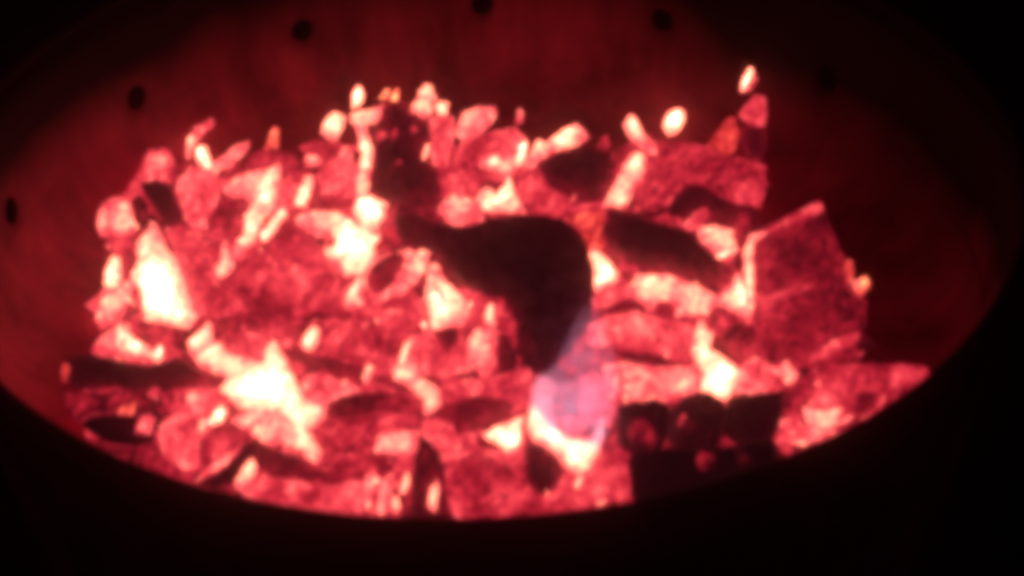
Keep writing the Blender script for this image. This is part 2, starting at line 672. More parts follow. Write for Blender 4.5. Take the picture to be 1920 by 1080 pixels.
ember('small pale ember left of the bright column on the back edge', .7,
      [(568, 300), (577, 287), (600, 286), (606, 296), (600, 308), (580, 312)], (585, 300, 12, .8))
ember('dark red dip of coal behind the small pale ember', .3,
      [(560, 275), (590, 262), (640, 270), (655, 290), (620, 300), (575, 290)])
ember('glowing rounded pebble hanging on the back edge left of the char block', .72,
      [(604, 246), (612, 225), (626, 211), (646, 222), (641, 244), (626, 266), (612, 256)], (624, 238, 15, .9))
ember('reddish coal face left of the bright column', .5,
      [(590, 330), (620, 300), (655, 285), (668, 310), (668, 360), (640, 372), (605, 365)], (640, 335, 25, .57))
ember('rosy chip leaning on the bright column', .62, [(634, 300), (640, 282), (650, 272), (648, 290), (641, 302)])
# ---- char block group
coal('tall black char block standing at the back, flecked with pale glints', .12,
     [(716, 205), (728, 192), (765, 194), (780, 212), (802, 224), (806, 260), (802, 312), (822, 328), (826, 366), (822, 402), (824, 426),
      (790, 422), (752, 388), (712, 378), (688, 372), (697, 340), (704, 300), (700, 265), (706, 235)], (745, 340, 20, .2), (790, 370, 25, .19),
     (790, 415, 25, .24), key='block', thick=.7)
part('glowing_patch', 'block', .5, [(731, 260), (735, 243), (744, 240), (746, 250), (738, 266)])
part('glowing_patch', 'block', .36, [(742, 300), (752, 296), (754, 306), (744, 309)])
part('glowing_patch', 'block', .4, [(770, 238), (780, 234), (782, 246), (772, 248)])
part('glowing_patch', 'block', .42, [(706, 250), (718, 243), (724, 252), (714, 264), (705, 262)])
part('glowing_patch', 'block', .34, [(718, 333), (735, 322), (745, 330), (728, 340)])
part('glowing_patch', 'block', .45, [(775, 398), (790, 392), (798, 400), (785, 412), (775, 408)])
part('glowing_patch', 'block', 1.0, [(788, 300), (794, 282), (800, 270), (806, 272), (803, 288), (795, 303)], amp=.01,
     label='white hot streak on the right side of the char block')
ember('red coal pressed against the right flank of the char block', .42,
      [(806, 226), (826, 215), (850, 222), (850, 280), (840, 316), (816, 316), (806, 285)], (815, 240, 14, .5))
ember('slim pink splinter upright on the right flank of the char block', .6,
      [(829, 312), (834, 286), (845, 258), (849, 270), (846, 290), (838, 318)])
ember('white hot oval ember crowning the column left of the char block', 1.0,
      [(659, 203), (662, 170), (673, 159), (682, 168), (681, 195), (664, 207)], amp=.01, thick=1, smooth=1)
ember('cream ember ledge under the crowning white oval', .74,
      [(659, 231), (662, 211), (690, 207), (706, 202), (718, 195), (716, 215), (700, 230), (680, 228)], (672, 216, 12, .9), (712, 205, 10, .6))
ember('long glowing column down the left side of the char block', .68,
      [(664, 232), (686, 236), (692, 262), (699, 290), (692, 320), (688, 336), (696, 344), (691, 366), (667, 368), (666, 345), (672, 320), (677, 290), (671, 260)],
      (682, 278, 16, .92), (685, 310, 14, .9), (680, 352, 14, .8))
ember('left one of two small orange chips on top of the char block', .74, [(709, 186), (724, 166), (733, 166), (728, 187)], (718, 183, 8, .85), mat=ORANGE)
ember('right one of two small orange chips on top of the char block', .74, [(732, 188), (740, 167), (751, 165), (748, 186), (740, 192)], (740, 186, 8, .88), mat=ORANGE)
ember('topmost ember of the cream cluster at the back right corner of the char block', .78,
      [(786, 190), (788, 172), (797, 158), (810, 167), (818, 185), (803, 197)], (797, 172, 10, .9))
ember('left lower ember of the cream cluster at the back right corner of the char block', .84,
      [(771, 211), (778, 192), (800, 190), (813, 203), (808, 215), (796, 224), (783, 217)])
ember('right lower ember of the cream cluster at the back right corner of the char block', .8,
      [(814, 198), (822, 190), (841, 192), (838, 215), (822, 217)], (828, 205, 9, .9))
# ---- back row, middle
ember('pale ribbed oval coal on the back edge right of the char block', .56,
      [(853, 242), (868, 213), (892, 203), (924, 201), (931, 217), (916, 238), (894, 254), (868, 263), (856, 254)],
      (880, 226, 12, .8), (868, 242, 9, .68), (922, 222, 8, .7))
ember('small pointed rosy shard on the back edge behind the middle', .54, [(965, 231), (974, 202), (983, 214), (978, 234)])
ember('red coal mass between the ribbed oval and the dark oval lump', .42,
      [(848, 310), (870, 262), (920, 248), (965, 240), (985, 262), (965, 295), (905, 305), (870, 330)], (960, 255, 15, .48))
ember('rosy coal wall between the char block and the cream triangles', .52,
      [(822, 330), (845, 315), (890, 320), (900, 360), (870, 380), (835, 380)])
ember('pale three lobed ember under the white streak at the back middle', .72,
      [(896, 312), (907, 300), (930, 291), (946, 302), (963, 296), (962, 325), (946, 334), (924, 320)], (930, 307, 12, .87))
ember('long pale ember running up to the right along the top of the dark oval lump', .72,
      [(984, 318), (1000, 282), (1012, 262), (1023, 268), (1055, 245), (1077, 236), (1090, 247), (1100, 258), (1083, 271), (1040, 283), (1015, 297), (995, 322)],
      (1062, 257, 17, .92), (1011, 274, 11, .88), (1090, 260, 10, .6))
ember('white hot upright streak at the back middle, left of the long pale ember', .98,
      [(964, 312), (970, 276), (984, 260), (991, 270), (986, 295), (975, 314)], amp=.02)
ember('red slope between the dark oval lump and the cream triangles', .5,
      [(965, 370), (980, 325), (1010, 315), (1030, 350), (1080, 378), (1130, 380), (1130, 400), (1080, 410), (1000, 405)], (1090, 395, 35, .55))
coal('dark oval lump lying in front of the long pale ember at the back', .11,
     [(1008, 312), (1032, 292), (1080, 281), (1122, 280), (1152, 296), (1158, 322), (1147, 358), (1122, 374), (1080, 379), (1038, 369), (1016, 346)],
     (1085, 365, 25, .2), edge=.12)
ember('dull red chip at the far right of the dark oval lump', .44, [(1120, 275), (1130, 255), (1140, 252), (1146, 270), (1135, 282)])
ember('pale cracked slab against the foot of the char block', .66,
      [(826, 388), (850, 366), (896, 380), (904, 415), (886, 429), (840, 422), (826, 408)], (850, 385, 20, .72), (830, 405, 8, .6))
ember('twin peaked cream ember behind the big dark lump', .85,
      [(894, 381), (902, 360), (916, 351), (930, 365), (944, 350), (952, 333), (966, 365), (982, 397), (940, 396), (907, 391)])
# ---- back row, right
ember('deep red coal wall at the back right below the white disc', .345,
      [(1205, 290), (1240, 270), (1310, 273), (1350, 290), (1400, 302), (1434, 310), (1431, 350), (1423, 390), (1390, 382), (1350, 374), (1310, 348),
       (1285, 342), (1262, 372), (1245, 405), (1195, 402), (1200, 340)], (1395, 362, 26, .53), (1290, 310, 40, .42), (1220, 370, 25, .45), thick=.5)
ember('deep red coal right of the back middle, beside the leaning pale ember', .4,
      [(1140, 305), (1158, 280), (1180, 265), (1200, 290), (1180, 330), (1150, 345)])
coal('dark charred stub under the purple red block at the back right', .17,
     [(1385, 250), (1400, 232), (1436, 238), (1434, 300), (1400, 303)])
ember('leaning ember with a bright head left of the white disc', .62,
      [(1171, 238), (1182, 216), (1196, 230), (1206, 250), (1226, 266), (1229, 286), (1212, 287), (1194, 272), (1180, 256)], (1187, 238, 13, .93), (1197, 258, 10, .8))
ember('round white hot disc standing clear on the back right edge', 1.0,
      [(1244, 236), (1251, 213), (1267, 205), (1282, 212), (1278, 236), (1267, 251), (1251, 250)], amp=.01, thick=1, smooth=1)
ember('long pale ember leaning left down towards the dark log', .7,
      [(1136, 381), (1155, 345), (1176, 297), (1196, 290), (1208, 303), (1200, 340), (1181, 370), (1168, 394), (1150, 390)],
      (1189, 317, 14, .93), (1164, 379, 12, .93), (1195, 350, 12, .6))
ember('white hot sliver, the highest glow at the far right', 1.0,
      [(1385, 173), (1392, 147), (1405, 126), (1413, 130), (1409, 148), (1393, 174)], amp=.01, thick=1, smooth=1)
ember('thin rosy companion sliver hugging the highest white sliver', .6, [(1399, 168), (1409, 150), (1415, 138), (1419, 150), (1408, 169)])
ember('purple red block below the highest white sliver', .45,
      [(1384, 218), (1397, 200), (1413, 180), (1436, 185), (1434, 236), (1415, 238), (1396, 226)], (1425, 195, 14, .5))
ember('orange red shard leaning right at the far right of the back row', .5,
      [(1320, 279), (1348, 244), (1366, 219), (1378, 224), (1386, 250), (1376, 287), (1360, 288), (1342, 280)], (1372, 262, 16, .57), (1335, 272, 12, .42), mat=ORANGE)
coal('dark angular lump under the deep red wall at the back right', .12,
     [(1244, 412), (1267, 366), (1300, 344), (1326, 356), (1362, 377), (1410, 389), (1404, 425), (1370, 428), (1330, 396), (1306, 394), (1284, 414)],
     (1385, 410, 25, .26), edge=.1)
ember('dark red coal between the cream chip and the big square coal', .27,
      [(1370, 395), (1412, 388), (1425, 420), (1402, 450), (1395, 500), (1375, 510), (1375, 450)])
ember('purple red pebble above the right end of the dark log', .47,
      [(1280, 421), (1300, 402), (1323, 389), (1332, 400), (1316, 421), (1294, 434)])
# ---- left flank
ember('dull red coal on the left flank under the pink edge coal', .42,
      [(200, 440), (245, 438), (275, 445), (268, 480), (240, 510), (215, 480)])
ember('pink coal at the outer left edge of the heap with one bright streak', .63,
      [(184, 427), (187, 400), (204, 378), (230, 370), (246, 395), (252, 430), (242, 442), (190, 440)], (236, 392, 9, .88), (195, 415, 15, .7))
coal('dark red lump next to the pink coal at the left edge', .22,
     [(246, 376), (266, 364), (284, 410), (276, 434), (256, 418)], (275, 405, 8, .42))
coal('dark slanting lump at the upper left, purple black', .1,
     [(262, 346), (290, 337), (322, 345), (339, 390), (354, 426), (328, 433), (305, 413), (284, 380)], edge=.1)
coal('dark red broken coal left of the branching cream ember', .26,
     [(404, 378), (430, 374), (461, 371), (463, 388), (446, 416), (418, 427), (386, 434)], edge=.14)
ember('large dark red sloping coal at the left between the white flare and the branching ember', .4,
      [(312, 430), (340, 426), (376, 438), (398, 480), (407, 530), (442, 558), (436, 600), (385, 606), (362, 590), (345, 530)],
      (415, 560, 25, .33), (350, 470, 30, .45))
ember('broad textured red coal in the left middle of the heap', .47,
      [(448, 500), (488, 462), (545, 418), (602, 468), (630, 520), (645, 575), (600, 606), (520, 606), (470, 584), (440, 550)],
      (600, 480, 30, .56), (575, 540, 22, .6), (530, 500, 25, .42), (500, 590, 30, .37), (600, 545, 14, .42), thick=.5)
ember('branching cream ember slanting down to the left', .72,
      [(510, 350), (516, 365), (507, 400), (491, 411), (476, 450), (446, 478), (440, 472), (459, 432), (460, 405), (488, 364)],
      (500, 372, 14, .9), (468, 440, 13, .86), (478, 400, 12, .72))
ember('right hand branch of the branching cream ember', .78,
      [(535, 384), (536, 405), (516, 432), (501, 456), (487, 450), (492, 432), (511, 410)], (527, 402, 10, .9), (498, 443, 9, .92))
ember('pale broken stub below the left tip of the branching ember', .68,
      [(415, 470), (422, 453), (433, 475), (438, 497), (428, 512), (405, 524), (399, 505), (414, 487)], (420, 473, 8, .78))
ember('cream sliver slanting above the pale slab in the left middle', .82,
      [(554, 382), (560, 355), (573, 335), (585, 331), (586, 356), (570, 382), (562, 388)], (565, 370, 12, .92))
ember('dark red oval coal behind the white star', .33,
      [(586, 376), (610, 361), (641, 369), (646, 388), (622, 401), (590, 396)])
ember('pale slab of ember left of the white star', .68,
      [(556, 410), (590, 398), (632, 399), (652, 415), (629, 437), (600, 444), (566, 432)], (632, 413, 15, .84))
ember('upright white hot oval at the left edge above the pink column', .95,
      [(195, 532), (200, 500), (212, 481), (226, 486), (227, 512), (222, 542), (205, 546)], amp=.03)
ember('pink column at the left edge under the upright white oval', .66,
      [(181, 602), (195, 545), (222, 541), (252, 518), (243, 562), (230, 592), (206, 614)], (205, 600, 14, .6), (225, 560, 15, .72))
ember('large white flare ember on the left flank', .76,
      [(284, 424), (296, 430), (308, 465), (328, 490), (341, 525), (351, 565), (361, 590), (356, 612), (325, 608), (274, 592), (269, 550), (253, 520),
       (264, 490), (260, 460), (274, 448)], (302, 535, 34, 1.02), (300, 575, 30, 1.02), (345, 597, 18, 1.0), (269, 480, 9, .88), (290, 440, 10, .72), amp=.03)
ember('dark red coal between the white flare and the cream stick on the left', .36,
      [(238, 596), (300, 606), (346, 617), (346, 646), (306, 652), (270, 640), (244, 620)])
ember('rosy coal at the left edge above the end of the dark log', .5,
      [(172, 660), (190, 632), (215, 618), (232, 650), (275, 678), (225, 678)], (195, 640, 14, .6))
ember('cream stick of ember lying above the dark log on the left', .8,
      [(219, 638), (222, 617), (230, 609), (246, 630), (271, 647), (303, 657), (298, 676), (290, 684), (274, 675), (230, 652)], (236, 632, 13, .9))
ember('dark red coal strip left of the middle above the thin charred stick', .35,
      [(400, 600), (450, 590), (520, 602), (600, 606), (620, 630), (550, 640), (500, 632), (430, 625)], (470, 615, 20, .3))
ember('red coal above the thin charred stick', .5,
      [(590, 630), (620, 608), (665, 600), (700, 625), (695, 670), (640, 675), (595, 660)], (650, 640, 20, .55))
ember('red coal left of the white spill', .46,
      [(400, 640), (430, 620), (490, 630), (525, 650), (500, 680), (450, 678), (415, 660)])
ember('pale skirt of ember between the dark log and the white spill', .73,
      [(358, 660), (398, 636), (430, 664), (490, 680), (505, 700), (450, 712), (392, 702)], (440, 690, 22, .85))
ember('cream peak of ember above the right end of the dark log', .9,
      [(351, 641), (380, 617), (393, 603), (399, 625), (396, 645), (380, 658), (360, 664)])
log('black charred log at the lower left, its outer end faintly glowing', .1,
    [(124, 670), (175, 666), (220, 676), (280, 685), (330, 671), (362, 690), (427, 708), (416, 727), (355, 727), (305, 730), (215, 730), (180, 733), (145, 728), (126, 711)],
    (390, 715, 30, .24), (310, 700, 25, .15), name='charred_log', cat='log', key='loglow', edge=.06)
part('cut_end', 'loglow', .42, [(115, 708), (119, 684), (127, 674), (129, 690), (126, 712), (120, 718)], label='faintly glowing orange end of the log', mat=ORANGE)
ember('dull red ash covered coal below the charred log at the lower left', .33,
      [(118, 736), (180, 736), (260, 736), (302, 760), (235, 773), (172, 776), (142, 792)], (240, 745, 20, .4))
ember('red coal below the right end of the charred log at the lower left', .45,
      [(300, 740), (345, 728), (420, 728), (440, 745), (420, 765), (370, 780), (320, 770)])
ember('pink heart shaped ember below the right end of the charred log', .62,
      [(348, 745), (364, 731), (387, 739), (376, 762), (362, 763)], (363, 745, 10, .7))
ember('red speckled coal near the rim at the lower left', .45,
      [(300, 800), (330, 775), (375, 785), (380, 830), (372, 875), (340, 880), (305, 845)], (340, 830, 20, .52))
coal('black lump touching the rim at the lower left, below the charred log', .08,
     [(150, 796), (180, 778), (220, 779), (256, 778), (302, 769), (301, 802), (282, 832), (240, 836), (190, 822)], key='lowlump')
part('glowing_patch', 'lowlump', .66, [(254, 811), (264, 782), (280, 776), (291, 787), (281, 813)], (270, 800, 9, .74),
     label='round pink glowing spot')
ember('left of two tiny pink crumbs on the black lump at lower left', .6, [(219, 776), (230, 761), (238, 756), (236, 770), (226, 778)], mat=ORANGE)
ember('right of two tiny pink crumbs on the black lump at lower left', .6, [(238, 775), (244, 758), (252, 752), (252, 762), (246, 775)], mat=ORANGE)
# ---- middle of the heap
ember('red purple coal behind the left arm of the big dark lump', .4,
      [(700, 470), (715, 430), (745, 405), (770, 425), (765, 462), (735, 475)], (720, 440, 14, .5))
ember('four sided white hot ember at the foot of the char block', 1.0,
      [(664, 394), (670, 375), (695, 371), (726, 384), (713, 416), (705, 428), (680, 433), (671, 411)], amp=.02)
ember('star shaped white hot ember left of the big dark lump', .98,
      [(605, 472), (634, 457), (624, 430), (652, 415), (680, 430), (700, 438), (733, 443), (706, 470), (691, 496), (671, 516), (647, 522), (641, 490), (614, 483)],
      amp=.03, thick=.6)
ember('cream triangle below the star shaped white ember', .86, [(649, 568), (657, 540), (675, 519), (681, 540), (684, 576), (665, 578)])
ember('rosy coal below the small tilted dark oval', .52,
      [(640, 600), (680, 575), (740, 560), (790, 560), (800, 600), (770, 640), (745, 660), (720, 640), (700, 600)], (760, 590, 30, .46), (720, 600, 10, .66), thick=.5)
ember('pink shell around the small tilted dark oval', .58,
      [(680, 530), (692, 495), (722, 476), (765, 470), (790, 480), (775, 530), (745, 562), (700, 565)], (745, 545, 14, .62))
coal('small tilted dark oval between the star ember and the big dark lump', .2,
     [(685, 530), (695, 500), (720, 481), (752, 472), (760, 490), (745, 520), (720, 549), (700, 549)], (705, 525, 16, .3), edge=.12)
ember('pale wedge pointing up under the left arm of the big dark lump', .68,
      [(752, 543), (775, 490), (785, 469), (806, 475), (796, 505), (777, 532)], (780, 505, 14, .74))
ember('red coal under the big dark lump', .47,
      [(880, 580), (900, 555), (945, 562), (965, 590), (972, 640), (940, 650), (900, 640), (880, 615)], (950, 600, 14, .42))
ember('cream ember with a dark slit below the left side of the big dark lump', .78,
      [(799, 556), (805, 510), (815, 496), (826, 505), (837, 530), (866, 557), (889, 580), (886, 601), (852, 611), (810, 617), (804, 575)],
      (815, 585, 20, .92), (840, 545, 12, .9), (865, 590, 18, .76), (808, 520, 9, .8), key='slit')
part('dark_slit', 'slit', .45, [(811, 530), (815, 527), (837, 565), (834, 568), (822, 552)])
ember('thin white splinter standing below the big dark lump', .9,
      [(909, 590), (917, 565), (926, 575), (928, 610), (922, 619), (914, 617), (910, 600)])
ember('pale round coal below the thin white splinter', .64,
      [(882, 630), (900, 618), (926, 614), (932, 662), (926, 701), (907, 706), (886, 687), (878, 662)], (908, 670, 20, .68), (920, 625, 10, .6))
ember('round red coal with a dark notch in the middle of the heap', .48,
      [(774, 630), (800, 626), (820, 619), (858, 616), (868, 645), (877, 675), (879, 702), (855, 707), (820, 722), (797, 706), (784, 680), (774, 655)],
      (802, 640, 10, .58), (830, 700, 20, .55), key='notch')
part('dark_notch', 'notch', .25, [(812, 621), (855, 614), (861, 635), (842, 663), (832, 655)])
ember('thin bright splinter along the left of the round red coal', .84,
      [(744, 700), (750, 665), (765, 640), (773, 623), (771, 650), (762, 680), (755, 702)])
ember('curved pale ember hooking round the foot of the red coal in the middle', .7,
      [(735, 698), (745, 715), (780, 735), (795, 752), (790, 775), (782, 789), (802, 778), (821, 762), (827, 740), (815, 724), (790, 711), (780, 690), (765, 680), (748, 690)],
      (805, 755, 15, .84), (755, 705, 13, .76))
ember('red coal under the foot of the round red coal', .5,
      [(825, 735), (850, 715), (890, 708), (905, 725), (895, 745), (840, 765)])
coal('dark red strip of coal below the thin white splinter, beside the big dark lump', .2,
     [(928, 650), (945, 625), (962, 648), (972, 690), (948, 706), (934, 690)])
ember('red coal left of the flame', .42,
      [(905, 720), (945, 700), (990, 690), (1000, 720), (985, 770), (945, 765), (910, 745)])
# ---- right half, middle
ember('red orange coal at the right shoulder of the big dark lump', .53,
      [(1060, 405), (1100, 398), (1140, 400), (1145, 440), (1125, 475), (1105, 470), (1085, 430)], mat=ORANGE)
ember('cream triangle between the big dark lump and the dark log', .86,
      [(1108, 475), (1121, 471), (1141, 490), (1155, 513), (1150, 531), (1114, 547), (1110, 512)])
ember('pale mass of ember under the dark log', .74,
      [(1190, 538), (1200, 520), (1242, 518), (1280, 530), (1320, 545), (1345, 560), (1330, 580), (1303, 600), (1275, 598), (1262, 590), (1230, 580), (1195, 577)],
      (1215, 550, 20, .79), (1330, 560, 14, .7))
ember('red sliver of coal between the cream triangle and the pale mass', .5,
      [(1112, 560), (1150, 540), (1190, 535), (1192, 560), (1150, 572), (1115, 580)])
log('short black log lying aslant right of the big dark lump', .1,
    [(1130, 440), (1144, 397), (1165, 396), (1195, 401), (1220, 416), (1255, 424), (1305, 437), (1312, 455), (1337, 477), (1366, 505), (1368, 533), (1337, 544),
     (1305, 536), (1255, 513), (1195, 496), (1158, 486)], (1250, 500, 30, .14), (1345, 525, 30, .22), name='charred_log', cat='log', edge=.14)
ember('cream chip lying on the right end of the short black log', .74,
      [(1307, 450), (1315, 429), (1340, 424), (1373, 432), (1371, 450), (1384, 466), (1366, 494), (1345, 475), (1324, 460)], (1330, 445, 16, .8))
ember('red coal behind the slit on the right of the heap', .59,
      [(1105, 610), (1140, 592), (1195, 585), (1240, 600), (1295, 610), (1310, 650), (1270, 668), (1200, 660), (1140, 655), (1105, 645)],
      (1150, 620, 25, .6), (1270, 630, 22, .49), thick=.5)
coal('small dark ball in front of the pale mass under the log', .27,
     [(1224, 576), (1240, 561), (1263, 569), (1269, 588), (1250, 602), (1229, 594)])
ember('pale pink bed coal below the dark slit on the right', .63,
      [(1140, 690), (1180, 682), (1230, 690), (1285, 690), (1310, 715), (1305, 742), (1260, 752), (1200, 748), (1150, 745)], (1280, 715, 22, .68), thick=.5)
coal('narrow dark sliver of charcoal right of the flame', .2,
     [(1150, 661), (1185, 660), (1232, 664), (1272, 682), (1265, 693), (1220, 688), (1175, 677)])
ember('upright pink sliver right of the flame', .7, [(1148, 727), (1152, 703), (1160, 693), (1160, 715), (1154, 729)])
ember('big squarish red coal at the right of the heap', .29,
      [(1415, 442), (1450, 424), (1490, 402), (1534, 380), (1544, 400), (1564, 450), (1582, 490), (1592, 525), (1607, 550), (1622, 565), (1617, 610), (1607, 642),
       (1560, 662), (1500, 684), (1458, 692), (1428, 662), (1412, 600), (1410, 540), (1407, 470)], (1470, 500, 45, .24), (1530, 420, 20, .13), (1440, 600, 40, .4),
      (1435, 500, 16, .4), (1480, 545, 20, .36), (1540, 640, 40, .36), thick=.55, edge=0, amp=.05, key='square')
part('glowing_edge', 'square', .57, [(1416, 442), (1450, 425), (1490, 404), (1520, 385), (1538, 379), (1544, 397), (1510, 409), (1470, 424), (1435, 440), (1421, 449)],
     (1528, 391, 14, .66), (1422, 440, 12, .7), label='pink glowing top edge')
part('dark_hollow', 'square', .14, [(1560, 563), (1575, 540), (1603, 555), (1601, 596), (1576, 607)])
part('glowing_edge', 'square', .54, [(1517, 677), (1530, 655), (1560, 637), (1590, 627), (1608, 624), (1606, 638), (1580, 656), (1547, 671)],
     label='pink glowing bottom edge')
part('glowing_edge', 'square', .4, [(1418, 557), (1460, 548), (1510, 535), (1545, 522), (1548, 530), (1500, 548), (1450, 562), (1420, 566)])
ember('small pink ember clinging to the right side of the big squarish coal', .6,
      [(1601, 545), (1610, 522), (1627, 518), (1631, 535), (1615, 559)], (1612, 545, 8, .68), mat=ORANGE)
ember('thin dull orange chip at the upper right of the big squarish coal', .44, [(1582, 505), (1588, 486), (1598, 490), (1600, 525), (1592, 530)], mat=ORANGE)
ember('red coal with dark face left of the foot of the big squarish coal', .42,
      [(1330, 600), (1370, 585), (1410, 600), (1430, 640), (1440, 680), (1400, 690), (1370, 665), (1345, 640)], key='dface')
part('dark_face', 'dface', .22, [(1350, 630), (1377, 606), (1411, 612), (1421, 640), (1390, 653), (1354, 642)])
ember('white hot prong left of the big squarish coal', .95,
      [(1338, 567), (1372, 542), (1380, 514), (1391, 520), (1394, 540), (1402, 545), (1414, 560), (1406, 596), (1385, 592), (1365, 576)], (1350, 565, 14, .78))
ember('tall bright strip up the left edge of the big squarish coal', .86,
      [(1394, 467), (1405, 442), (1417, 434), (1422, 440), (1413, 467), (1413, 550), (1416, 570), (1402, 602), (1396, 540)], amp=.03)
ember('white hooked ember above the row of black lumps on the right', .88,
      [(1300, 663), (1307, 625), (1317, 603), (1325, 628), (1336, 626), (1331, 655), (1361, 675), (1384, 697), (1376, 720), (1362, 744), (1345, 747), (1300, 730), (1295, 714), (1320, 702)],
      (1345, 715, 26, 1.0), (1315, 640, 12, .88), (1335, 690, 9, .76), amp=.03)
ember('rosy coal right of the white hooked ember', .5,
      [(1385, 690), (1420, 670), (1455, 690), (1460, 730), (1420, 742), (1380, 742)], (1400, 715, 14, .58))
# ---- right front
ember('pointed red coal reaching the rim at the lower right', .48,
      [(1485, 725), (1500, 710), (1547, 695), (1602, 683), (1690, 684), (1732, 690), (1738, 702), (1722, 722), (1667, 752), (1648, 770), (1612, 792),
       (1560, 800), (1515, 790), (1490, 765)], (1710, 702, 22, .58), (1560, 715, 30, .54), (1580, 745, 25, .42), (1630, 710, 20, .45), thick=.4)
ember('bottom red coal on the rim at the lower right, below the cream patch', .54,
      [(1450, 822), (1466, 787), (1490, 783), (1515, 803), (1555, 808), (1594, 806), (1548, 832), (1490, 832)])
ember('cream bean shaped ember at the lower right', .71,
      [(1506, 761), (1527, 765), (1547, 770), (1576, 764), (1573, 786), (1557, 803), (1535, 808), (1516, 795)], (1540, 785, 14, .76))
coal('dark red oval on the pointed coal at the lower right', .2,
     [(1600, 743), (1620, 731), (1651, 738), (1637, 760), (1615, 778), (1598, 766)], edge=.14)
ember('pink sliver along the rim beside the dark red oval', .6, [(1612, 785), (1638, 766), (1654, 742), (1660, 748), (1648, 770), (1625, 788)])
ember('pink chip with two points above the row of black lumps', .6,
      [(1451, 700), (1472, 676), (1498, 700), (1486, 719), (1470, 708)], (1475, 692, 10, .68))
ember('small pale upright chip at the left end of the pointed coal', .68, [(1526, 723), (1535, 700), (1543, 706), (1538, 724)])
# ---- the big dark lump
coal('dark red broken coal between the char block and the big black lump', .2,
     [(738, 392), (760, 380), (800, 396), (830, 402), (832, 428), (800, 440), (765, 425), (742, 415)], (790, 402, 12, .36), edge=.06)
coal('big black lump with a thick left arm in the middle of the fire', .075,
     [(745, 407), (790, 406), (825, 425), (880, 429), (920, 414), (970, 407), (1040, 409), (1066, 424), (1086, 449), (1101, 474), (1109, 512), (1106, 560), (1100, 600),
      (1085, 640), (1060, 666), (1025, 690), (972, 696), (958, 650), (955, 600), (938, 568), (910, 551), (870, 536), (840, 511), (825, 476), (780, 466), (754, 450)],
     (780, 435, 40, .19), (850, 470, 40, .13), (985, 660, 20, .2), amp=.015, thick=.55, edge=.04, smooth=1, rough=3.2)
# ---- front centre
log('thin dark stick lying aslant right of the white spill', .22,
    [(529, 660), (540, 654), (582, 661), (645, 679), (686, 685), (676, 722), (645, 708), (595, 691), (550, 676)], edge=.08)
ember('lone white oval ember lying just above the thin dark stick', .98,
      [(566, 651), (572, 627), (587, 614), (598, 617), (598, 645), (581, 658)], amp=.02, smooth=1)
ember('tiny pink crumb at the left end of the thin dark stick', .66, [(531, 646), (541, 630), (553, 641), (546, 652)])
ember('pink sliver at the right end of the thin dark stick', .66, [(679, 734), (685, 687), (694, 684), (698, 695), (692, 712), (686, 734)])
ember('pink coal below the thin dark stick', .58,
      [(566, 742), (575, 705), (600, 700), (645, 716), (672, 728), (655, 745), (620, 758), (585, 760)])
ember('red coal slab below the dark red ridge left of centre', .43,
      [(590, 806), (612, 785), (660, 783), (700, 773), (782, 778), (780, 812), (716, 816), (696, 852), (640, 880), (605, 860)], (632, 798, 9, .55), (620, 830, 20, .38), thick=.5)
coal('dark red ridge of charcoal left of centre at the front', .2,
     [(605, 770), (625, 751), (650, 741), (690, 737), (730, 734), (782, 738), (795, 752), (787, 776), (760, 786), (715, 776), (690, 779), (660, 787), (615, 787)],
     (750, 760, 35, .36), edge=.08)
ember('pale square ember between the two dark red ridges at the front', .66,
      [(710, 816), (745, 810), (782, 811), (781, 848), (730, 852), (706, 846)], (745, 830, 20, .7))
ember('red coal right of the pale square ember', .5,
      [(790, 790), (815, 785), (850, 800), (860, 830), (835, 850), (805, 850), (790, 820)])
coal('dark red ridge of charcoal right of centre at the front', .22,
     [(790, 789), (835, 757), (895, 739), (955, 754), (962, 770), (940, 788), (895, 803), (875, 822), (855, 816), (847, 797), (807, 791)], edge=.08)
ember('cream triangle left of the flame', .86,
      [(908, 815), (932, 802), (982, 780), (976, 810), (965, 849), (944, 846)])
ember('bare pink coal above the rim in the middle', .53,
      [(822, 858), (840, 838), (900, 836), (945, 850), (940, 872), (875, 874), (830, 880)])
ember('dark red rounded coal above the rim in the middle', .37,
      [(836, 870), (890, 852), (950, 868), (980, 915), (975, 960), (900, 985), (850, 975), (832, 920)], (855, 950, 20, .5), (960, 950, 25, .44), thick=.5)
ember('pink coal ring round the dark oval at the front', .5,
      [(962, 902), (972, 850), (986, 808), (1005, 820), (1040, 835), (1072, 858), (1078, 905), (1065, 945), (1010, 965), (970, 950)], (1050, 925, 14, .58), (985, 930, 16, .56), thick=.5)
coal('dark oval hollowed coal in a pink ring under the flame', .1,
     [(984, 852), (990, 814), (1000, 830), (1030, 839), (1054, 860), (1052, 901), (1033, 922), (1007, 927), (988, 906)], edge=.06, amp=.02)
ember('rosy coal on the rim right of the pink ring', .52,
      [(1070, 900), (1095, 870), (1120, 848), (1150, 798), (1168, 790), (1190, 900), (1184, 945), (1110, 965), (1070, 950)], (1125, 925, 16, .64), (1140, 870, 16, .47), thick=.5)
ember('thin cream splinter between the pink ring and the rosy coal', .8, [(1079, 916), (1085, 895), (1094, 884), (1091, 905), (1083, 918)])
ember('molten white ember burning at the base of the flame', .96,
      [(995, 806), (996, 768), (1010, 766), (1033, 800), (1066, 820), (1098, 829), (1119, 826), (1117, 855), (1102, 878), (1080, 887), (1057, 871), (1036, 843), (1010, 836)],
      amp=.02)
